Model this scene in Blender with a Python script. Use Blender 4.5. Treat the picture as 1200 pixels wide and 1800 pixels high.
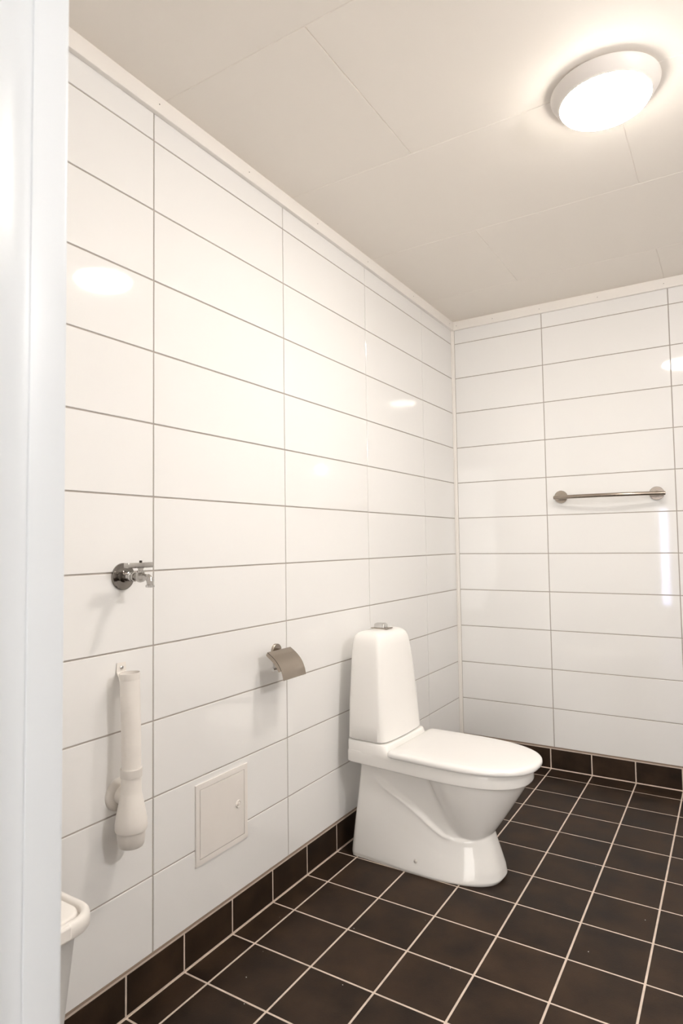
import bpy, bmesh, math, random
from mathutils import Vector, Matrix

for o in list(bpy.data.objects):
    bpy.data.objects.remove(o, do_unlink=True)
SC = bpy.context.scene
COL = SC.collection
random.seed(7)
pi = math.pi

# ------------------------------------------------------------------ camera
CAM_POS = Vector((1.32727, -3.42129, 1.17558))
PITCH, ROLL, YAW = 0.052564, 0.0133597, 0.562812
F_PX, CX, CY = 1115.412, 583.48, 896.79
RM = (Matrix.Rotation(YAW, 3, 'Z') @ Matrix.Rotation(PITCH, 3, 'X') @ Matrix.Rotation(ROLL, 3, 'Y'))
right, fwd, up = RM.col[0], RM.col[1], RM.col[2]
cd = bpy.data.cameras.new('camera')
cam = bpy.data.objects.new('camera', cd)
COL.objects.link(cam)
m = Matrix.Identity(4)
for r in range(3):
    m[r][0], m[r][1], m[r][2], m[r][3] = right[r], up[r], -fwd[r], CAM_POS[r]
cam.matrix_world = m
cd.sensor_fit = 'VERTICAL'
cd.sensor_height = 36.0
cd.sensor_width = 24.0
cd.lens = F_PX / 1800.0 * 36.0
cd.shift_x = (600 - CX) / 1800.0
cd.shift_y = (CY - 900) / 1800.0
cd.clip_start = 0.02
cd.dof.use_dof = True
cd.dof.focus_distance = 2.5
cd.dof.aperture_fstop = 9.0
SC.camera = cam

# ------------------------------------------------------------------ world, exposure
W = bpy.data.worlds.new('world')
SC.world = W
W.use_nodes = True
W.node_tree.nodes['Background'].inputs[0].default_value = (0.75, 0.86, 1.0, 1)
W.node_tree.nodes['Background'].inputs[1].default_value = 0.6
SC.view_settings.view_transform = 'Standard'
SC.view_settings.look = 'None'
SC.view_settings.gamma = 1.0
SC.view_settings.use_curve_mapping = False
SC.view_settings.exposure = 1.17
SC.cycles.max_bounces = 8
SC.cycles.diffuse_bounces = 6
SC.cycles.glossy_bounces = 4
SC.cycles.transmission_bounces = 2
SC.cycles.adaptive_threshold = 0.02

L_CEIL = 46.0      # radiance of the ceiling lamp's diffuser
L_WALL = 90.0      # radiance of the wall lamp's diffuser
L_FILL = 2.6        # radiance of the wide fill pane added in the hall

# ------------------------------------------------------------------ materials
def srgb(r, g, b):
    f = lambda c: (c / 255 / 12.92) if c / 255 <= 0.04045 else ((c / 255 + 0.055) / 1.055) ** 2.4
    return (f(r), f(g), f(b), 1)

def mat(name, color, rough=0.5, metal=0.0, coat=0.0, var=0.0, vscale=8.0, bump=0.0, bscale=60.0,
        dark=None, per_object=0.0, spec=0.5, rvar=0.0, stretch=None):
    M = bpy.data.materials.new(name)
    M.use_nodes = True
    nt = M.node_tree
    b = nt.nodes['Principled BSDF']
    b.inputs['Base Color'].default_value = color
    b.inputs['Roughness'].default_value = rough
    b.inputs['Metallic'].default_value = metal
    b.inputs['Coat Weight'].default_value = coat
    b.inputs['Coat Roughness'].default_value = 0.05
    b.inputs['Specular IOR Level'].default_value = spec
    tc = nt.nodes.new('ShaderNodeTexCoord')
    oi = nt.nodes.new('ShaderNodeObjectInfo')
    add = nt.nodes.new('ShaderNodeVectorMath'); add.operation = 'MULTIPLY_ADD'
    cmb = nt.nodes.new('ShaderNodeCombineXYZ')
    for i in range(3):
        nt.links.new(oi.outputs['Random'], cmb.inputs[i])
    add.inputs[1].default_value = (37, 53, 71)
    nt.links.new(cmb.outputs[0], add.inputs[0])
    nt.links.new(tc.outputs['Object'], add.inputs[2])
    vec = add.outputs[0]
    if stretch:
        mp = nt.nodes.new('ShaderNodeMapping')
        mp.inputs['Scale'].default_value = stretch
        nt.links.new(vec, mp.inputs[0]); vec = mp.outputs[0]
    n = nt.nodes.new('ShaderNodeTexNoise')
    n.inputs['Scale'].default_value = vscale
    n.inputs['Detail'].default_value = 5
    nt.links.new(vec, n.inputs['Vector'])
    if var > 0 or dark:
        mix = nt.nodes.new('ShaderNodeMix'); mix.data_type = 'RGBA'
        rp = nt.nodes.new('ShaderNodeValToRGB')
        rp.color_ramp.elements[0].position = 0.3
        rp.color_ramp.elements[1].position = 0.7
        nt.links.new(n.outputs['Fac'], rp.inputs[0])
        nt.links.new(rp.outputs[0], mix.inputs[0])
        d = dark or tuple(c * (1 - var) for c in color[:3]) + (1,)
        mix.inputs[6].default_value = d
        mix.inputs[7].default_value = color
        out = mix.outputs[2]
        if per_object > 0:
            hs = nt.nodes.new('ShaderNodeHueSaturation')
            mr = nt.nodes.new('ShaderNodeMapRange')
            mr.inputs[3].default_value = 1 - per_object
            mr.inputs[4].default_value = 1 + per_object
            nt.links.new(oi.outputs['Random'], mr.inputs[0])
            nt.links.new(mr.outputs[0], hs.inputs['Value'])
            nt.links.new(out, hs.inputs['Color']); out = hs.outputs[0]
        nt.links.new(out, b.inputs['Base Color'])
    if rvar > 0:
        mr2 = nt.nodes.new('ShaderNodeMapRange')
        mr2.inputs[3].default_value = rough - rvar
        mr2.inputs[4].default_value = rough + rvar
        nt.links.new(n.outputs['Fac'], mr2.inputs[0])
        nt.links.new(mr2.outputs[0], b.inputs['Roughness'])
    if bump > 0:
        n2 = nt.nodes.new('ShaderNodeTexNoise')
        n2.inputs['Scale'].default_value = bscale
        n2.inputs['Detail'].default_value = 4
        nt.links.new(vec, n2.inputs['Vector'])
        bp = nt.nodes.new('ShaderNodeBump')
        bp.inputs['Strength'].default_value = bump
        bp.inputs['Distance'].default_value = 0.002
        nt.links.new(n2.outputs['Fac'], bp.inputs['Height'])
        nt.links.new(bp.outputs[0], b.inputs['Normal'])
    return M

def emit(name, color, strength):
    M = mat(name, (0.85, 0.85, 0.85, 1), 0.4)
    b = M.node_tree.nodes['Principled BSDF']
    b.inputs['Emission Color'].default_value = color
    b.inputs['Emission Strength'].default_value = strength
    return M

M_TILE = mat('white_gloss_panel', (0.905, 0.90, 0.89, 1), 0.045, spec=0.75)
M_GROUT = mat('grey_groove', srgb(180, 172, 165), 0.8, var=0.05, vscale=20)
M_FTILE = mat('dark_brown_tile', srgb(60, 45, 33), 0.5, dark=srgb(33, 23, 16), vscale=9, per_object=0.10,
              bump=0.12, bscale=220, rvar=0.10, spec=0.2)
M_FGROUT = mat('beige_grout', srgb(222, 206, 192), 0.85, var=0.18, vscale=30, bump=0.3, bscale=200)
M_CEIL = mat('ceiling_paint', srgb(245, 239, 231), 0.6)
M_TRIM = mat('white_painted_wood', srgb(247, 243, 238), 0.4, var=0.02, vscale=6)
M_PROFILE = mat('taupe_profile', srgb(158, 138, 122), 0.5, var=0.1, vscale=20)
M_JAMB = mat('door_lining_paint', srgb(226, 232, 238), 0.35, var=0.01, vscale=4, bump=0.03, bscale=90)
M_CERAMIC = mat('white_porcelain', (0.915, 0.90, 0.875, 1), 0.10, coat=0.0, var=0.01, vscale=4)
M_SEAT = mat('white_seat_plastic', (0.87, 0.86, 0.845, 1), 0.22, var=0.01, vscale=4)
M_CHROME_REFL = mat('chrome_dark_reflection', (0.30, 0.28, 0.26, 1), 0.10, metal=1)  # chrome darkened to paint in the tap plate's dark reflection
M_CHROME = mat('chrome', (0.64, 0.63, 0.62, 1), 0.09, metal=1, rvar=0.04, vscale=40)
M_CAST = mat('cast_chrome', (0.52, 0.50, 0.475, 1), 0.24, metal=1, bump=0.15, bscale=260)
M_STEEL = mat('brushed_steel', (0.43, 0.375, 0.32, 1), 0.24, metal=1, var=0.12, vscale=30, stretch=(1, 0.05, 1))
M_PIPE = mat('cream_plastic', srgb(240, 235, 229), 0.38, var=0.05, vscale=14)
M_PIPE2 = mat('grey_cream_plastic', srgb(228, 223, 217), 0.4, var=0.06, vscale=18)
M_HATCH = mat('hatch_paint', srgb(241, 236, 231), 0.35, var=0.03, vscale=9)
M_DARK = mat('dark_gap', srgb(58, 50, 45), 0.7, var=0.1)
M_BIN = mat('bin_plastic', srgb(243, 239, 234), 0.35, var=0.02, vscale=6)
M_BINBODY = mat('bin_body_plastic', srgb(222, 221, 219), 0.4, var=0.02, vscale=6)
M_LAMPRING = mat('lamp_ring_plastic', srgb(222, 217, 212), 0.4, var=0.01)
M_LAMP = emit('lamp_diffuser', (1.0, 0.93, 0.845, 1), L_CEIL)
M_WLAMP = emit('wall_lamp_diffuser', (1.0, 0.965, 0.94, 1), L_WALL)
M_FILL = emit('fill_pane', (1.0, 0.965, 0.92, 1), L_FILL)  # unseen hall pane added as fill on the toilet's near side
M_STRIPE = emit('stripe_pane', (0.55, 0.62, 1.0, 1), 3.2)  # slim pane added so its reflection draws the bluish stripe on the back wall
M_HALL = mat('hall_paint', srgb(214, 210, 204), 0.6, var=0.02, vscale=3)
M_HFLOOR = mat('hall_floor', srgb(120, 100, 82), 0.4, var=0.2, vscale=6, stretch=(1, 6, 1))

# ------------------------------------------------------------------ helpers
def obj(name, me, material=None, parent=None, smooth=False):
    if isinstance(me, bmesh.types.BMesh):
        bm = me; me = bpy.data.meshes.new(name)
        bmesh.ops.recalc_face_normals(bm, faces=bm.faces)
        bm.to_mesh(me); bm.free()
    if material and not me.materials:
        me.materials.append(material)
    if smooth:
        for p in me.polygons: p.use_smooth = True
    o = bpy.data.objects.new(name, me)
    COL.objects.link(o)
    if parent: o.parent = parent
    return o

def autosmooth(o, ang=40):
    me = o.data
    for p in me.polygons: p.use_smooth = True
    bm = bmesh.new(); bm.from_mesh(me)
    for e in bm.edges:
        if len(e.link_faces) == 2 and e.calc_face_angle(0) > math.radians(ang):
            e.smooth = False
    bm.to_mesh(me); bm.free()
    return o

def struct(o):
    o['kind'] = 'structure'
    return o

def tag(o, label, cat, group=None):
    o['label'] = label; o['category'] = cat
    if group: o['group'] = group
    return o

def thing(name, label, cat, loc=(0, 0, 0), rz=0.0):
    e = bpy.data.objects.new(name, None)
    e.empty_display_size = 0.05
    COL.objects.link(e)
    e.location = loc; e.rotation_euler = (0, 0, rz)
    return tag(e, label, cat)

def box_bm(x0, x1, y0, y1, z0, z1, bevel=0.0, seg=2, bm=None):
    bm = bm or bmesh.new()
    r = bmesh.ops.create_cube(bm, size=1)
    vs = r['verts']
    for v in vs:
        v.co = Vector((x0 + (v.co.x + .5) * (x1 - x0), y0 + (v.co.y + .5) * (y1 - y0), z0 + (v.co.z + .5) * (z1 - z0)))
    if bevel > 0:
        es = list({e for v in vs for e in v.link_edges})
        bmesh.ops.bevel(bm, geom=es, offset=bevel, segments=seg, profile=0.5, affect='EDGES')
    return bm

def loft_bm(rings, cap0=True, cap1=True, bm=None):
    """rings: equal-length closed lists of points"""
    bm = bm or bmesh.new()
    R = [[bm.verts.new(p) for p in ring] for ring in rings]
    n = len(R[0])
    for a, b in zip(R, R[1:]):
        for i in range(n):
            j = (i + 1) % n
            bm.faces.new((a[i], a[j], b[j], b[i]))
    if cap0: bm.faces.new(R[0])
    if cap1: bm.faces.new(R[-1])
    return bm

def lathe_bm(profile, n=32, mtx=None, cap0=True, cap1=True, bm=None):
    """profile: (radius, height) along local Z"""
    mtx = mtx or Matrix.Identity(4)
    rings = []
    for r, h in profile:
        rings.append([mtx @ Vector((r * math.cos(2 * pi * k / n), r * math.sin(2 * pi * k / n), h)) for k in range(n)])
    return loft_bm(rings, cap0, cap1, bm)

def tube_bm(path, rad, n=16, bm=None):
    path = [Vector(p) for p in path]
    rads = rad if isinstance(rad, (list, tuple)) else [rad] * len(path)
    rings = []
    t0 = (path[1] - path[0]).normalized()
    ref = Vector((0, 0, 1)) if abs(t0.z) < 0.9 else Vector((1, 0, 0))
    u = t0.cross(ref).normalized()
    for i, p in enumerate(path):
        a = path[max(0, i - 1)]; b = path[min(len(path) - 1, i + 1)]
        t = (b - a).normalized()
        u = (u - t * u.dot(t)).normalized()
        v = t.cross(u)
        rings.append([p + (u * math.cos(2 * pi * k / n) + v * math.sin(2 * pi * k / n)) * rads[i] for k in range(n)])
    return loft_bm(rings, True, True, bm)

AX_X = Matrix.Rotation(pi / 2, 4, 'Y')      # local Z -> world +X
AX_NY = Matrix.Rotation(pi / 2, 4, 'X')     # local Z -> world -Y

_tiles = {}
def tile(parent, name, material, origin, U, V, N, u0, u1, v0, v1, t, gap, c):
    """a slab tile whose front face lies on the plane through origin (normal N), joints of width gap around it"""
    w, h = (u1 - u0) - gap, (v1 - v0) - gap
    if w < 0.004 or h < 0.004: return None
    key = (round(w, 4), round(h, 4), t, material.name)
    me = _tiles.get(key)
    if me is None:
        x, y = w / 2, h / 2
        vs = []
        for (ix, z) in ((0, -t), (0, -c), (c, 0)):
            vs += [(-x + ix, -y + ix, z), (x - ix, -y + ix, z), (x - ix, y - ix, z), (-x + ix, y - ix, z)]
        fs = [(3, 2, 1, 0), (8, 9, 10, 11)]
        for k in (0, 4):
            for i in range(4):
                j = (i + 1) % 4
                fs.append((k + i, k + j, k + 4 + j, k + 4 + i))
        me = bpy.data.meshes.new(name)
        me.from_pydata(vs, [], fs)
        me.materials.append(material)
        _tiles[key] = me
    o = bpy.data.objects.new(name, me)
    COL.objects.link(o)
    U, V, N = Vector(U), Vector(V), Vector(N)
    p = Vector(origin) + U * (u0 + u1) / 2 + V * (v0 + v1) / 2
    mm = Matrix.Identity(4)
    for r in range(3):
        mm[r][0], mm[r][1], mm[r][2], mm[r][3] = U[r], V[r], N[r], p[r]
    o.matrix_basis = mm
    o.parent = parent
    return o

# ------------------------------------------------------------------ room shell
RX, RY, ZC = 2.40, -3.02, 2.436           # room: x 0..RX, y RY..0, ceiling height
ZB, ZP = 0.1115, 0.1035                     # panel bottom, plinth top
Z0 = 2.3086
DX0, DX1, DZ = 0.75, 1.60, 2.06           # door opening in the front wall
rows = [ZB] + [Z0 - 0.2 * k for k in range(10, -1, -1)] + [ZC - 0.004]
GD = 0.0028                               # groove depth

wall_left = struct(obj('wall_left', box_bm(-0.10, -GD, RY - 0.10, 0.0, ZB, ZC), M_GROUT))
wall_back = struct(obj('wall_back', box_bm(-0.10, RX + 0.10, GD, 0.10, ZB, ZC), M_GROUT))
wall_right = struct(obj('wall_right', box_bm(RX + GD, RX + 0.10, RY - 0.10, 0.0, ZB, ZC), M_GROUT))
bm = box_bm(-0.10, DX0 - 0.05, RY - 0.10, RY - GD, ZB, ZC)
box_bm(DX1 + 0.05, RX + 0.10, RY - 0.10, RY - GD, ZB, ZC, bm=bm)
box_bm(DX0 - 0.05, DX1 + 0.05, RY - 0.10, RY - GD, DZ + 0.05, ZC, bm=bm)
wall_front = struct(obj('wall_front', bm, M_GROUT))

def tile_wall(wall, origin, U, N, ucuts, skip=None):
    for a, b in zip(ucuts, ucuts[1:]):
        for c, d in zip(rows, rows[1:]):
            if skip and skip(a, b, c, d): continue
            tile(wall, 'wall_tile', M_TILE, origin, U, (0, 0, 1), N, a, b, c, d, 0.0045, 0.0042, 0.0009)

ycuts = [RY, -2.825, -2.225, -1.625, -1.025, -0.425, -0.016]
tile_wall(wall_left, (0, 0, 0), (0, 1, 0), (1, 0, 0), ycuts)
xcuts = [0.014, 0.504, 1.104, 1.704, 2.304, RX]
tile_wall(wall_back, (0, 0, 0), (1, 0, 0), (0, -1, 0), xcuts)
tile_wall(wall_right, (RX, 0, 0), (0, -1, 0), (-1, 0, 0), [-v for v in ycuts[::-1]])
fc = [-RX, -DX1 - 0.05, -DX0 + 0.05, -0.1, 0.0]
tile_wall(wall_front, (0, RY, 0), (-1, 0, 0), (0, 1, 0), fc,
          skip=lambda a, b, c, d: a >= -DX1 - 0.051 and b <= -DX0 + 0.051 and c < DZ + 0.05)

# floor with a tile grid
T, X0, Y0 = 0.19949, 0.08539, 0.11706
floor = struct(obj('floor', box_bm(-0.10, RX + 0.10, RY - 0.10, 0.10, -0.10, -0.0007), M_FGROUT))
fx = [0.0] + [X0 + T * i for i in range(20) if X0 + T * i < RX - 0.01] + [RX]
fy = [0.0] + [-(Y0 + T * j) for j in range(20) if -(Y0 + T * j) > RY + 0.01] + [RY]
for a, b in zip(fx, fx[1:]):
    for c, d in zip(fy, fy[1:]):
        tile(floor, 'floor_tile', M_FTILE, (0, 0, 0), (1, 0, 0), (0, 1, 0), (0, 0, 1), a, b, d, c, 0.008, 0.0055, 0.0008)

# plinth tiles along the walls
bb_l = struct(obj('baseboard_left', box_bm(-0.10, -0.0010, RY - 0.10, 0.0, -0.0012, 0.1075), M_FGROUT))
for c, d in zip(fy, fy[1:]):
    tile(bb_l, 'plinth_tile', M_FTILE, (0.0, 0, 0), (0, 1, 0), (0, 0, 1), (1, 0, 0), d, c, 0.0015, ZP, 0.007, 0.0055, 0.0008)
bb_b = struct(obj('baseboard_back', box_bm(-0.10, RX + 0.10, 0.0010, 0.10, -0.0012, 0.1075), M_FGROUT))
for a, b in zip(fx, fx[1:]):
    tile(bb_b, 'plinth_tile', M_FTILE, (0, 0.0, 0), (1, 0, 0), (0, 0, 1), (0, -1, 0), a, b, 0.0015, ZP, 0.007, 0.0055, 0.0008)
bb_r = struct(obj('baseboard_right', box_bm(RX + 0.0010, RX + 0.10, RY - 0.10, 0.0, -0.0012, 0.1075), M_FGROUT))
for c, d in zip(fy, fy[1:]):
    tile(bb_r, 'plinth_tile', M_FTILE, (RX, 0, 0), (0, -1, 0), (0, 0, 1), (-1, 0, 0), -c, -d, 0.0015, ZP, 0.007, 0.0055, 0.0008)
bm = box_bm(-0.10, DX0 - 0.05, RY - 0.10, RY - 0.0010, -0.0012, 0.1075)
box_bm(DX1 + 0.05, RX + 0.10, RY - 0.10, RY - 0.0010, -0.0012, ZP + 0.004, bm=bm)
bb_f = struct(obj('baseboard_front', bm, M_FGROUT))
for a, b in zip(fx, fx[1:]):
    if b <= DX0 - 0.05 or a >= DX1 + 0.05:
        tile(bb_f, 'plinth_tile', M_FTILE, (0, RY, 0), (-1, 0, 0), (0, 0, 1), (0, 1, 0), -b, -a, 0.0015, ZP, 0.007, 0.0055, 0.0008)

# thin profile between panels and plinth
struct(obj('trim_1', box_bm(-0.0034, 0.0008, RY, 0.0, 0.1076, 0.1128, 0.0003, 1), M_PROFILE))
struct(obj('trim_2', box_bm(0.003, RX, -0.0008, 0.0034, 0.1076, 0.1128, 0.0003, 1), M_PROFILE))

# ceiling and its boards
ceiling = struct(obj('ceiling', box_bm(-0.10, RX + 0.10, RY - 0.10, 0.10, ZC + 0.002, ZC + 0.10), M_CEIL))
cy_ = [0.0, -0.382, -0.982, -1.586, -2.195, -2.80, RY]
for i, (a, b) in enumerate(zip(cy_, cy_[1:])):
    xs = [0.0, 1.093, RX] if i % 2 == 0 else [0.0, 0.492, 1.692, RX]
    for c, d in zip(xs, xs[1:]):
        tile(ceiling, 'ceiling_board', M_CEIL, (0, 0, ZC), (0, 1, 0), (1, 0, 0), (0, 0, -1), b, a, c, d, 0.01, 0.0014, 0.0016)

# cornice battens with nail heads
def cornice(name, bm, nails):
    o = struct(obj(name, bm, M_TRIM))
    for p, ax in nails:
        nm = obj('nail', lathe_bm([(0.0016, 0.0), (0.0016, 0.0006), (0.0008, 0.001)], 8), M_DARK, o)
        nm.matrix_basis = Matrix.Translation(p) @ ax
    return o
TZ = 2.386
cornice('trim_3', box_bm(0.0, 0.016, RY, 0.0, TZ, ZC, 0.002), [((0.0162, y, 2.411), AX_X) for y in (-0.07, -0.55, -1.02, -1.42, -1.83, -2.22, -2.7)])
cornice('trim_4', box_bm(0.016, RX - 0.016, -0.016, 0.0, TZ, ZC, 0.002), [((x, -0.0162, 2.409), AX_NY) for x in (0.035, 0.245, 0.50, 0.79, 1.09, 1.40, 1.75)])
cornice('trim_5', box_bm(RX - 0.016, RX, RY, 0.0, TZ, ZC, 0.002), [])
cornice('trim_6', box_bm(0.016, RX - 0.016, RY, RY + 0.016, TZ, ZC, 0.002), [])
# inner corner profile
bm = loft_bm([[(0, -0.018, z), (0.0022, -0.0175, z), (0.003, -0.010, z), (0.006, -0.005, z), (0.010, -0.003, z), (0.0145, -0.002, z), (0.015, 0, z), (0, 0, z)] for z in (ZB, TZ)])
struct(obj('trim_7', bm, M_TRIM))

# ------------------------------------------------------------------ door opening and hall behind the camera
def jamb(x, s):
    """door lining seen edge on; s = direction of the opening"""
    prof = [(x, -3.0225), (x - s * .0012, -3.0185), (x - s * .004, -3.0163), (x - s * .05, -3.0163), (x - s * .05, -3.20), (x + s * .001, -3.20),
            (x + s * .001, -3.0835), (x + s * .000, -3.0825), (x + s * .000, -3.0612), (x - s * .0012, -3.0604), (x - s * .0012, -3.0590), (x, -3.0582)]
    return loft_bm([[(a, b, z) for a, b in prof] for z in (0.0, DZ + 0.05)])
door = struct(obj('door_1', box_bm(DX0, DX1, -3.20, -3.0163, DZ, DZ + 0.05, 0.002), M_JAMB))
autosmooth(obj('door_lining', jamb(DX0, 1), M_JAMB, door), 50)
autosmooth(obj('door_lining', jamb(DX1, -1), M_JAMB, door), 50)
obj('threshold', box_bm(DX0, DX1, -3.20, -3.02, 0.0, 0.012, 0.003), M_HFLOOR, door)

HX0, HX1, HY = -0.25, 2.75, -6.20
struct(obj('floor_hall', box_bm(HX0 - .1, HX1 + .1, HY - .1, RY - 0.10, -0.10, 0.0), M_HFLOOR))
struct(obj('ceiling_hall', box_bm(HX0 - .1, HX1 + .1, HY - .1, RY - 0.10, ZC, ZC + 0.1), M_HALL))
struct(obj('wall_hall_left', box_bm(HX0 - .1, HX0, HY - .1, RY - 0.12, 0, ZC), M_HALL))
bm = box_bm(HX0 - .1, DX0 - 0.05, RY - 0.12, RY - 0.10, 0, ZC)
box_bm(DX1 + 0.05, HX1 + .1, RY - 0.12, RY - 0.10, 0, ZC, bm=bm)
box_bm(DX0 - 0.05, DX1 + 0.05, RY - 0.12, RY - 0.10, DZ + 0.05, ZC, bm=bm)
struct(obj('wall_hall_front', bm, M_HALL))

# far hall wall, two added glowing panes: slim for reflected stripe, wide for fill
PANES = [(0.40, 0.62, 0.26, 1.62), (1.06, 2.62, 0.06, 2.36)]
bm = bmesh.new()
for a in ((HX0 - .1, 0.40, 0, ZC), (0.40, 0.62, 0, 0.26), (0.40, 0.62, 1.62, ZC), (0.62, 1.06, 0, ZC), (1.06, 2.62, 0, 0.06), (1.06, 2.62, 2.36, ZC), (2.62, HX1 + .1, 0, ZC)):
    box_bm(a[0], a[1], HY - .1, HY, a[2], a[3], bm=bm)
struct(obj('wall_hall_back', bm, M_HALL))
struct(obj('wall_hall_right', box_bm(HX1, HX1 + .1, HY, RY - 0.12, 0, ZC), M_HALL))
for n, (a, b, c, d) in enumerate(PANES):
    w = struct(obj('added_pane_%d' % (n + 1), box_bm(a + .005, b - .005, HY - .06, HY - .05, c + .005, d - .005), M_FILL if n else M_STRIPE))
    bm = bmesh.new()
    for q in ((a, a + .03, c, d), (b - .03, b, c, d), (a + .03, b - .03, c, c + .03), (a + .03, b - .03, d - .03, d)):
        box_bm(q[0], q[1], HY - .08, HY + .01, q[2], q[3], bm=bm)
    obj('added_pane_frame', bm, M_JAMB, w)

# ------------------------------------------------------------------ ceiling lamp
lamp = thing('ceiling_lamp', 'round white ceiling lamp with a glowing diffuser inside a wide ring', 'lamp', (1.0712, -1.561, ZC))
autosmooth(obj('base', lathe_bm([(0.118, 0.0), (0.118, -0.008)], 64), M_LAMPRING, lamp))
autosmooth(obj('ring', lathe_bm([(0.116, -0.0045), (0.139, -0.0045), (0.1425, -0.006), (0.142, -0.009), (0.135, -0.021), (0.126, -0.0335), (0.121, -0.0395),
                                 (0.1188, -0.041), (0.1182, -0.039), (0.1178, -0.031)], 96, cap0=False, cap1=False), M_LAMPRING, lamp), 50)
prof = [(0.1150, -0.030), (0.1170, -0.0385), (0.1172, -0.0425), (0.1160, -0.0440)] + [(0.1160 * math.cos(t), -0.0440 - 0.020 * math.sin(t)) for t in [k * pi / 2 / 10 for k in range(1, 10)]] + [(0.004, -0.064)]
autosmooth(obj('diffuser', lathe_bm(prof, 96), M_LAMP, lamp), 60)

# wall lamp over the basin side, on the right wall (seen as a reflection and by its shadows)
wl = thing('wall_lamp', 'oval white wall lamp on the right wall, seen only as a glow in the tiles', 'lamp', (RX, -2.22, 1.97))
def oval(hy, hz, x, n=40):
    return [(x, hy * math.cos(2 * pi * k / n), hz * math.sin(2 * pi * k / n)) for k in range(n)]
obj('base', loft_bm([oval(.125, .06, 0), oval(.125, .06, -.02), oval(.12, .055, -.024)]), M_LAMPRING, wl)
autosmooth(obj('diffuser', loft_bm([oval(.115, .05, -.02), oval(.115, .05, -.045), oval(.108, .044, -.062), oval(.09, .032, -.074), oval(.05, .015, -.08)]), M_WLAMP, wl))

# ------------------------------------------------------------------ toilet
toilet = thing('toilet', 'white porcelain floor-standing toilet with closed lid and tapered cistern', 'toilet', (0.0, -1.165, 0.0), -0.044)

def lerp(x, xs, ys):
    if x <= xs[0]: return ys[0]
    for a, b, c, d in zip(xs, xs[1:], ys, ys[1:]):
        if x <= b: return c + (d - c) * (x - a) / (b - a)
    return ys[-1]
def sstep(a, b, x):
    t = min(1, max(0, (x - a) / (b - a))); return t * t * (3 - 2 * t)
def dhalf(x, x0, xm, x1, w, nr, nf):
    """half width of a D outline at x"""
    if x < x0 or x > x1: return 0.0
    if x >= xm:
        t = (x - xm) / (x1 - xm); return w * max(0.0, 1 - t ** nf) ** (1 / nf)
    t = (xm - x) / (xm - x0); return w * max(0.0, 1 - t ** nr) ** (1 / nr)
SX = [.06, .140, .150, .172, .20, .25, .30, .34, .395, .43, .47, .53, .57, .62]
SZ = [.365, .345, .325, .292, .268, .245, .222, .198, .162, .142, .138, .140, .146, .150]
def foot_front(z): return lerp(z, [0, .012, .04, .08, .12, .145, .16], [.602, .611, .607, .595, .582, .575, .573])
def bowl_front(z):
    k = max(0, (z - .13) / .225); return .556 + .148 * k ** .92
def rear(z): return .062 + .028 * min(1, z / .34)
def halfw(x, z):
    zs = lerp(x, SX, SZ)
    q = z / zs
    wz = lerp(q, [0, .04, .12, .3, .6, .85, 1.0], [.1375, .1420, .1400, .1325, .1195, .1115, .1090])
    f = dhalf(x, -.9, .26, foot_front(z), wz, 3, 2.6)
    on = sstep(.145, .185, x) * (1 - sstep(.42, .46, x))
    f += on * .0070 * math.exp(-((z - zs) / .006) ** 2)
    drop = sstep(zs + .001, zs + .009, z) if on > 0 else sstep(zs - .004, zs + .012, z)
    f *= 1 - (.5 if x > .15 else .2) * drop
    if z > .15: f *= 1 - sstep(.150, .165, z) * sstep(.42, .46, x)
    c = .0965 * sstep(.11, .15, x) + .07 * (1 - sstep(.11, .15, x))
    if x > .44: c *= max(0, 1 - ((x - .44) / .10) ** 2) if x < .54 else 0
    if z < .17: c *= sstep(.09, .14, z)
    k = max(0, (z - .13) / .225)
    b = 0
    if z > .13:
        b = dhalf(x, .425 - .085 * k, .50 - .02 * k, bowl_front(z), .066 + .100 * k ** .72, 2.2, 2.15)
    vals = sorted((f, c, b)); K = 0.010
    mx = vals[2]
    d = max(K - (vals[2] - vals[1]), 0) / K
    return mx + d * d * K * 0.25 * min(1, mx / .03)
bm = bmesh.new()
NZ, NXX = 110, 90
grid = []
for i in range(NZ + 1):
    z = .357 * i / NZ
    xr, xf = rear(z), max(foot_front(z) if z < .155 else 0, bowl_front(z) if z > .13 else 0)
    L = []
    for j in range(NXX + 1):
        s = j / NXX
        x = xr + (xf - xr) * (1 - (1 - s) ** 1.7)
        w = 0 if j == NXX else halfw(x, z)
        if x < xr + .018:                    # rounded rear edges
            t = 1 - (x - xr) / .018; w = w - .012 * (1 - math.sqrt(max(0, 1 - t * t)))
        L.append((x, w, z))
    grid.append(L)
P = [[bm.verts.new((x, w, z)) for x, w, z in L] for L in grid]
Q = [[P[i][j] if j == NXX else bm.verts.new((x, -w, z)) for j, (x, w, z) in enumerate(L)] for i, L in enumerate(grid)]
for i in range(NZ):
    for j in range(NXX):
        bm.faces.new((P[i][j], P[i][j + 1], P[i + 1][j + 1], P[i + 1][j]))
        bm.faces.new((Q[i][j + 1], Q[i][j], Q[i + 1][j], Q[i + 1][j + 1]))
    bm.faces.new((P[i][0], P[i + 1][0], Q[i + 1][0], Q[i][0]))
for _ in range(2):
    bmesh.ops.smooth_vert(bm, verts=[v for v in bm.verts if .01 < v.co.z < .34 and v.co.x > .1], factor=0.5, use_axis_x=False, use_axis_y=True, use_axis_z=False)

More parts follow.
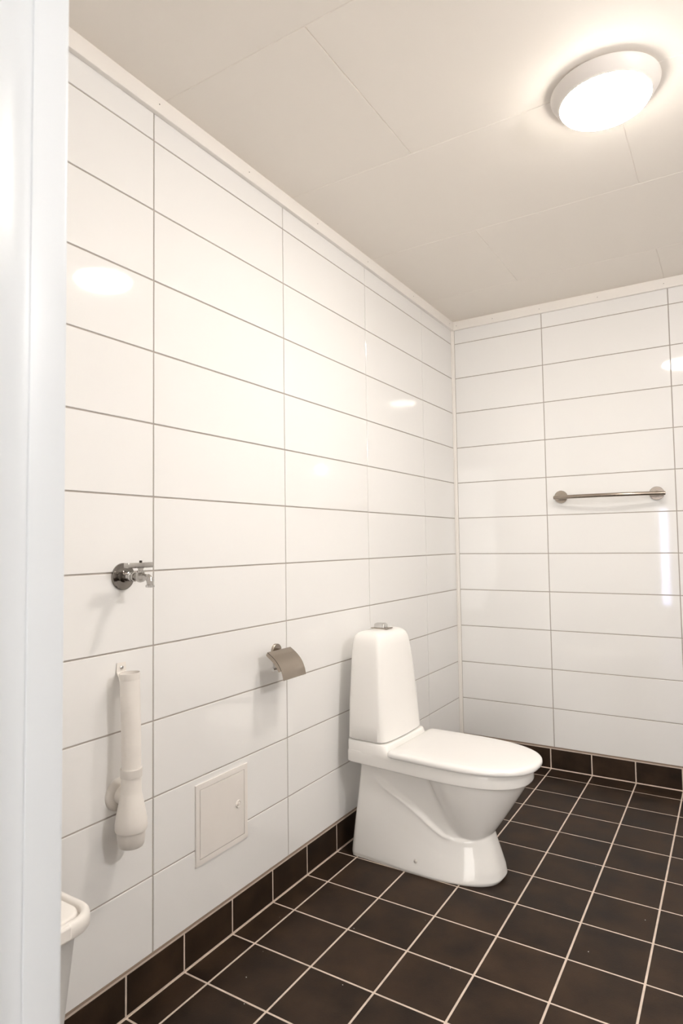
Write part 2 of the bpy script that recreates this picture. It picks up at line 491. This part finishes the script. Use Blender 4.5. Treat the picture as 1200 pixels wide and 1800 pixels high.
def rim_w(x): return .153 + .019 * (1 - max(0, (.44 - x) / .38) ** 1.5) - .0004
def dring(x0, xm, x1, w, nr, nf, z, n=96, inset=0.0, rw=None, bow=0.0, wide=0.0, xin=0.0):
    """closed D outline in plan at height z; rw narrows the rear"""
    out = []
    for k in range(n):
        a = 2 * pi * k / n
        c, s = math.cos(a), math.sin(a)
        nn = nf if c >= 0 else nr
        ex = 2.0 / nn
        L = (x1 - xm - inset) if c >= 0 else (xm - x0 - inset)
        x = xm + math.copysign(abs(c) ** ex, c) * L
        ww = w - inset
        if rw is not None and x < xm: ww = (rw - inset) + (ww - rw + inset) * (1 - ((xm - x) / (xm - x0)) ** 1.5)
        yy = math.copysign(abs(s) ** ex, s) * ww
        if xin and x < .30: yy += math.copysign(xin * (1 - sstep(.235, .285, x)), s) * min(1, abs(s) * 3)
        if wide: yy *= 1 + wide * (rim_w(x) / .1545 - 1)
        if c > 0: x += bow * (1 - (yy / w) ** 2) - bow * .5
        out.append((x, yy, z))
    return out
RIM = dict(x0=.060, xm=.44, x1=.713, w=.172, n=160, nr=44, nf=2.4, rw=.153)
loft_bm([dring(**RIM, z=.350, inset=.012), dring(**RIM, z=.3512, inset=.005), dring(**RIM, z=.3535, inset=.001), dring(**RIM, z=.357), dring(**RIM, z=.390, inset=.0005, xin=.0005),
         dring(**RIM, z=.395, inset=.002, xin=.002), dring(**RIM, z=.398, inset=.006, xin=.006), dring(**RIM, z=.399, inset=.014, xin=.013)], bm=bm)
DECK = dict(x0=.060, xm=.14, w=.1545, nr=14)
loft_bm([dring(**DECK, x1=.285, nf=7, z=.392, wide=1), dring(**DECK, x1=.278, nf=7, z=.398, wide=1), dring(**DECK, x1=.266, nf=8, z=.401, wide=.95), dring(**DECK, x1=.250, nf=9, z=.409, wide=.8), dring(**DECK, x1=.244, nf=9, z=.422, wide=.5), dring(**DECK, x1=.242, nf=9, z=.431, inset=.0005, wide=.3),
         dring(**DECK, x1=.240, nf=9, z=.4345, inset=.002, wide=.2), dring(**DECK, x1=.238, nf=9, z=.436, inset=.008)], bm=bm)
bowl = autosmooth(obj('bowl', bm, M_CERAMIC, toilet), 50)
TK = [(.4365, .064, .222, .1495, .010), (.4385, .062, .228, .1555, .003), (.443, .061, .230, .157, 0), (.50, .061, .2265, .1535, 0), (.58, .061, .221, .1475, 0), (.66, .062, .215, .140, 0), (.74, .063, .208, .1305, 0),
      (.785, .064, .203, .1245, 0), (.806, .065, .199, .120, .0005), (.820, .066, .195, .116, .004), (.829, .068, .19, .112, .010), (.834, .072, .184, .107, .017), (.8365, .078, .176, .100, .022), (.8375, .09, .165, .085, .024)]
tank = autosmooth(obj('cistern', loft_bm([dring(a, (a + b) / 2, b, w, 9, 8.5, z, n=144, inset=i, bow=.012) for z, a, b, w, i in TK]), M_CERAMIC, toilet), 50)
btn = obj('flush_plate', box_bm(-.036, .036, -.027, .027, 0, .0032, .0012), M_STEEL, toilet)
btn.location = (.131, .004, .8372)
bt = bmesh.new()
rr = lambda hx, hy, z, n=6: dring(-hx, 0, hx, hy, n, n, z, 40)
loft_bm([rr(.024, .018, 0), rr(.024, .018, .009), rr(.0225, .0165, .014), rr(.018, .013, .0172), rr(.009, .006, .0185)], bm=bt)
b2 = autosmooth(obj('flush_button', bt, M_CHROME, btn), 50)
b2.location = (-.004, 0, .003)
LID = dict(x0=.246, xm=.45, x1=.742, w=.186, nr=26, nf=2.45, rw=.180)
autosmooth(obj('lid', loft_bm([dring(**LID, z=.4030, inset=.004), dring(**LID, z=.4055, inset=.0008), dring(**LID, z=.410), dring(**LID, z=.417, inset=.0006), dring(**LID, z=.4215, inset=.0035), dring(**LID, z=.4245, inset=.009),
                        dring(**LID, z=.4262, inset=.02), dring(**LID, z=.4275, inset=.06), dring(**LID, z=.428, inset=.12)]), M_SEAT, toilet), 50)
SEAT = dict(LID, x1=.730, w=.175, rw=.168, x0=.262)
autosmooth(obj('seat', loft_bm([dring(**SEAT, z=.3985), dring(**SEAT, z=.404)]), M_SEAT, toilet), 50)
for s in (-1, 1):
    h = obj('hinge', lathe_bm([(.009, -.018), (.010, -.016), (.010, .016), (.009, .018)], 16, Matrix.Rotation(pi / 2, 4, 'X')), M_CHROME, toilet)
    h.location = (.262, s * .085, .408)
    sc = autosmooth(obj('screw_cap', lathe_bm([(.0068, -.004), (.0068, .002), (.0055, .004), (.002, .005)], 16, Matrix.Rotation(-s * pi / 2, 4, 'X')), M_PIPE2, toilet), 50)
    sc.location = (.335, s * (halfw(.335, .046) - .0005), .046)

# ------------------------------------------------------------------ paper holder
ph = thing('toilet_paper_holder', 'brushed steel toilet paper holder with curved cover flap, empty, on the tiled wall', 'paper holder', (0, -1.69, .815))
def at_x(): return AX_X
autosmooth(obj('wall_disc', lathe_bm([(.0245, 0), (.0245, .008), (.0235, .009)], 40, AX_X), M_STEEL, ph), 40)
obj('post', lathe_bm([(.009, .008), (.009, .04)], 20, AX_X), M_STEEL, ph, True)
arc0 = [(.045, .0135), (.064, .0010), (.079, -.0115), (.090, -.024), (.0985, -.038), (.1045, -.053), (.1085, -.071)]
arc = []
for k in range(25):
    t = k / 24 * 6; a = min(5, int(t)); t -= a
    p0, p1, p2, p3 = arc0[max(0, a - 1)], arc0[a], arc0[a + 1], arc0[min(6, a + 2)]
    arc.append(tuple(.5 * (2 * p1[i] + (p2[i] - p0[i]) * t + (2 * p0[i] - 5 * p1[i] + 4 * p2[i] - p3[i]) * t * t + (3 * p1[i] - p0[i] - 3 * p2[i] + p3[i]) * t ** 3) for i in (0, 1)))
Y0P, Y1P, th = -.100, .025, .0014
bm = bmesh.new()
rings = []
for i, (x, z) in enumerate(arc):
    a = arc[max(0, i - 1)]; b = arc[min(len(arc) - 1, i + 1)]
    tx, tz = b[0] - a[0], b[1] - a[1]; l = math.hypot(tx, tz); nx, nz = tz / l, -tx / l
    rings.append([(x, Y0P, z), (x, Y1P, z), (x + nx * th, Y1P, z + nz * th), (x + nx * th, Y0P, z + nz * th)])
loft_bm(rings, bm=bm)
autosmooth(obj('cover', bm, M_STEEL, ph), 40)
for ys in (Y0P, Y1P):
    bm = bmesh.new(); rings = []
    for i, (x, z) in enumerate(arc[:18]):
        a = arc[max(0, i - 1)]; b = arc[min(len(arc) - 1, i + 1)]
        tx, tz = b[0] - a[0], b[1] - a[1]; l = math.hypot(tx, tz); nx, nz = tz / l, -tx / l
        d = .013 * (0.85 if i in (0, 17) else 1)
        e = .0012 if ys < 0 else -.0012
        rings.append([(x, ys, z), (x + nx * d, ys, z + nz * d), (x + nx * d, ys + e, z + nz * d), (x, ys + e, z)])
    loft_bm(rings, bm=bm)
    autosmooth(obj('side_flange', bm, M_STEEL, ph), 40)
autosmooth(obj('roll_bar', tube_bm([(.04, 0, 0), (.05, 0, -.004), (.056, -.006, -.02), (.058, -.008, -.036), (.060, -.02, -.042), (.060, -.05, -.043), (.060, -.092, -.043)], .0055, 14), M_CHROME, ph), 60)

# ------------------------------------------------------------------ wall tap
tap = thing('garden_tap', 'chrome hose tap with lever handle on a round wall plate', 'tap', (0, -2.328, 1.0985))
autosmooth(obj('wall_plate', lathe_bm([(.0345, 0), (.0345, .0045), (.0335, .0058), (.0315, .0058), (.024, .0040), (.0150, .0050), (.0135, .010), (.0135, .016)], 48, AX_X), M_CHROME_REFL, tap), 20)
bm = lathe_bm([(.0115, .014), (.0115, .026), (.0098, .027), (.0098, .030), (.0118, .031), (.0118, .040), (.0095, .041)], 32, AX_X)
autosmooth(obj('extension', bm, M_CHROME, tap), 35)
hexp = []
bm = lathe_bm([(.0118, .040), (.0125, .041), (.0125, .048), (.0118, .049)], 6, AX_X)
lathe_bm([(.0085, .048), (.0085, .056), (.0115, .058), (.0135, .063), (.0140, .068), (.0125, .075), (.0095, .080), (.0085, .083)], 28, AX_X, bm=bm)
body = autosmooth(obj('valve_body', bm, M_CAST, tap), 35)
path = [(.080, 0, 0), (.090, 0, 0)]
for k in range(1, 9):
    a = pi / 2 * k / 8
    path.append((.090 + .012 * math.sin(a), 0, -.012 * (1 - math.cos(a))))
path += [(.1022, 0, -.020)]
autosmooth(obj('spout', tube_bm(path, [.0085] * 9 + [.0082, .0080], 20), M_CAST, tap), 50)
nz = obj('nozzle_ring', lathe_bm([(.0088, -.0185), (.0108, -.0195), (.0108, -.0245), (.0092, -.0255)], 24), M_CHROME, tap)
nz.location = (.1022, 0, 0); autosmooth(nz, 35)
bm = lathe_bm([(.0085, .008), (.0085, .016), (.0062, .0165), (.0062, .0205), (.0078, .021), (.0078, .0255), (.005, .0262)], 24)
st = autosmooth(obj('stem', bm, M_CAST, tap), 35); st.location = (.068, 0, 0)
bm = box_bm(-.0090, .0090, -.0455, .033, .0228, .0358, .0016)
hd = autosmooth(obj('lever', bm, M_CAST, tap), 35); hd.location = (.068, 0, 0)
sc = obj('screw', lathe_bm([(.0036, .035), (.0036, .0405), (.0024, .041)], 6), M_DARK, hd)

# ------------------------------------------------------------------ drain standpipe
dp = thing('drain_pipe', 'cream plastic drain standpipe with bulb trap and wall flange', 'pipe', (0, -2.345, 0))
PX = .056
def ell(rx, ry, z, cx, n=40, dz=0.0):
    return [(cx + rx * math.cos(2 * pi * k / n), ry * math.sin(2 * pi * k / n), z + dz * math.cos(2 * pi * k / n)) for k in range(n)]
bm = loft_bm([ell(.0235, .0235, .628, PX), ell(.0235, .0235, .70, PX - .001), ell(.023, .0245, .77, PX - .003), ell(.022, .0258, .83, PX - .006), ell(.0215, .0268, .862, PX - .008), ell(.0200, .0255, .862, PX - .008),
              ell(.0200, .0240, .83, PX - .006), ell(.0205, .0225, .77, PX - .003)], cap1=True)
pipe = autosmooth(obj('pipe', bm, M_PIPE, dp), 40)
autosmooth(obj('lip', loft_bm([ell(.0222, .0262, .846, PX - .0073), ell(.0226, .0272, .847, PX - .0074), ell(.0224, .0275, .8622, PX - .008), ell(.0210, .0262, .8628, PX - .008)], False, False), M_PIPE, pipe), 40)
autosmooth(obj('collar', lathe_bm([(.0235, .611), (.0262, .612), (.0266, .630), (.0262, .6325), (.0240, .633)], 40, Matrix.Translation((PX, 0, 0))), M_PIPE2, dp), 40)
autosmooth(obj('trap_bulb', lathe_bm([(.0242, .612), (.0242, .576), (.0250, .573), (.0305, .547), (.0362, .519), (.0380, .508), (.0385, .502), (.0385, .4885), (.0375, .4855), (.0340, .4855)], 48, Matrix.Translation((PX, 0, 0))), M_PIPE, dp), 24)
autosmooth(obj('trap_cap', lathe_bm([(.0345, .4862), (.0335, .470), (.0310, .452), (.0285, .4475), (.015, .4465)], 48, Matrix.Translation((PX, 0, 0))), M_PIPE2, dp), 30)
fl = obj('wall_flange', lathe_bm([(.0395, 0), (.0395, .003), (.036, .008), (.027, .0105), (.0205, .0105)], 48, AX_X), M_PIPE2, dp)
fl.location = (0, .006, .557); autosmooth(fl, 40)
el = obj('outlet', tube_bm([(.009, .006, .557), (.030, .005, .556), (.05, .001, .552)], [.0205, .0205, .020], 24), M_PIPE, dp); autosmooth(el, 60)
bm = bmesh.new()
st = [(.0016, .885, .013), (.0016, .872, .0145), (.0022, .862, .015), (.012, .852, .017), (.028, .842, .018)]
loft_bm([[(x, -w, z), (x, w, z), (x + .002, w, z + .001), (x + .002, -w, z + .001)] for x, z, w in st], bm=bm)
cl = autosmooth(obj('wall_clip', bm, M_PIPE, dp), 40)
cl.location = (0, .012, -.004)
s2 = obj('screw', lathe_bm([(.0052, 0), (.0050, .002), (.003, .0032)], 14, AX_X), M_CHROME, cl); s2.location = (.0036, .0, .873)

# ------------------------------------------------------------------ inspection hatch
ht = thing('inspection_hatch', 'square white inspection hatch with small lock on the tiled wall', 'hatch', (0, -1.9575, .3755))
HW = .1135; FW = .0155
def frame_piece(k):
    a, b = HW, HW - FW
    pr = [(-a, -a), (a, -a), (b, -b), (-b, -b)]
    R = Matrix.Rotation(pi / 2 * k, 2)
    pts = [R @ Vector(p) for p in pr]
    g = .0003
    r0 = [(0.0002, p.x, p.y) for p in pts]
    r1 = [(.0042, p.x * .999, p.y * .999) for p in pts]
    return loft_bm([r0, r1])
for k in range(4):
    obj('frame_side', frame_piece(k), M_HATCH, ht)
obj('back_plate', box_bm(0.0002, .001, -HW + .003, HW - .003, -HW + .003, HW - .003), M_DARK, ht)
D = HW - FW - .0016
hdoor = obj('hatch_door', box_bm(.001, .0046, -D, D, -D, D, .0006, 1), M_HATCH, ht)
lk = obj('lock', lathe_bm([(.0118, .0046), (.0112, .0068), (.0100, .0074), (.0088, .0068), (.0080, .0048), (.0056, .0048), (.0052, .0085), (.0040, .0092), (.0010, .0092)], 28, AX_X), M_HATCH, hdoor)
lk.location = (0, .068, .003); autosmooth(lk, 25)

# ------------------------------------------------------------------ towel rail
tr = thing('towel_rail', 'brushed steel bowed towel rail on two round wall discs', 'towel rail', (.80, 0, 1.398))
for x, dz in ((-.222, .0035), (.223, -.001)):
    d = autosmooth(obj('wall_disc', lathe_bm([(.0325, 0), (.0325, .009), (.0315, .0105), (.0315, .0106)], 48, AX_NY), M_STEEL, tr), 40)
    d.location = (x, 0, dz)
    p = obj('post', lathe_bm([(.009, .009), (.009, .052)], 20, AX_NY), M_STEEL, tr, True); p.location = (x * 1.02, 0, -.001)
pts = []
for k in range(33):
    t = -1 + 2 * k / 32
    pts.append((.009 + .2535 * t, -.056 - .040 * (1 - t * t), -.0035 - .0015 * t))
autosmooth(obj('bar', tube_bm(pts, .0095, 20), M_STEEL, tr), 50)

# ------------------------------------------------------------------ waste bin
bn = thing('waste_bin', 'white plastic flip-lid waste bin standing in the corner by the door frame', 'bin', (.175, -2.795, 0))
def rrect(hx, hy, r, z, n=8):
    out = []
    for (sx, sy, a0) in ((1, 1, 0), (-1, 1, 90), (-1, -1, 180), (1, -1, 270)):
        for k in range(n + 1):
            a = math.radians(a0 + 90 * k / n)
            out.append((sx * (hx - r) + r * math.cos(a), sy * (hy - r) + r * math.sin(a), z))
    return out
bodyb = loft_bm([rrect(.062, .112, .03, .002), rrect(.065, .115, .032, .006), rrect(.085, .136, .035, .25), rrect(.1035, .153, .038, .462), rrect(.107, .156, .038, .470), rrect(.107, .156, .038, .482)])
autosmooth(obj('body', bodyb, M_BINBODY, bn), 40)
HX_, HY_ = .125, .175
def rim_ring(d, z): return rrect(HX_ - d, HY_ - d, .05 - d * .8, z)
rim = loft_bm([rim_ring(.016, .474), rim_ring(.002, .473), rim_ring(0, .476), rim_ring(0, .492), rim_ring(.0015, .497), rim_ring(.005, .501), rim_ring(.010, .502),
               rim_ring(.0135, .5005), rim_ring(.0155, .497), rim_ring(.0165, .486), rim_ring(.030, .483)], cap0=False, cap1=False)
autosmooth(obj('rim', rim, M_BIN, bn), 50)
lidb = loft_bm([rim_ring(.0215, .484), rim_ring(.021, .4955), rim_ring(.0225, .499), rim_ring(.026, .5005), rim_ring(.034, .5012)])
autosmooth(obj('lid', lidb, M_BIN, bn), 50)
obj('lid_catch', box_bm(HX_ - .0145, HX_ + .0012, -.11, .112, .4745, .5005, .0035), M_BIN, bn)

# ------------------------------------------------------------------ crumbs on the floor
random.seed(3)
bm = bmesh.new()
spots = [(.86, -.93), (.47, -1.55), (.16, -2.04), (.13, -1.93), (.22, -2.12), (.07, -1.77), (.40, -1.93), (.62, -1.72), (.93, -1.45), (.74, -2.05), (.30, -1.70), (.55, -2.2), (1.05, -1.2), (.09, -2.17)]
for x, y in spots:
    r = random.uniform(.0008, .0022)
    a = random.uniform(0, 6.28)
    vs = [bm.verts.new((x + r * math.cos(a + k * 2.1) * random.uniform(.6, 1.3), y + r * math.sin(a + k * 2.1), .0002)) for k in range(3)]
    t = bm.verts.new((x, y, .0002 + r * .6))
    bm.faces.new(vs); [bm.faces.new((vs[k], vs[(k + 1) % 3], t)) for k in range(3)]
cr = tag(obj('floor_crumbs', bm, M_BIN), 'tiny pale crumbs scattered over the dark floor tiles', 'crumbs')
cr['kind'] = 'stuff'
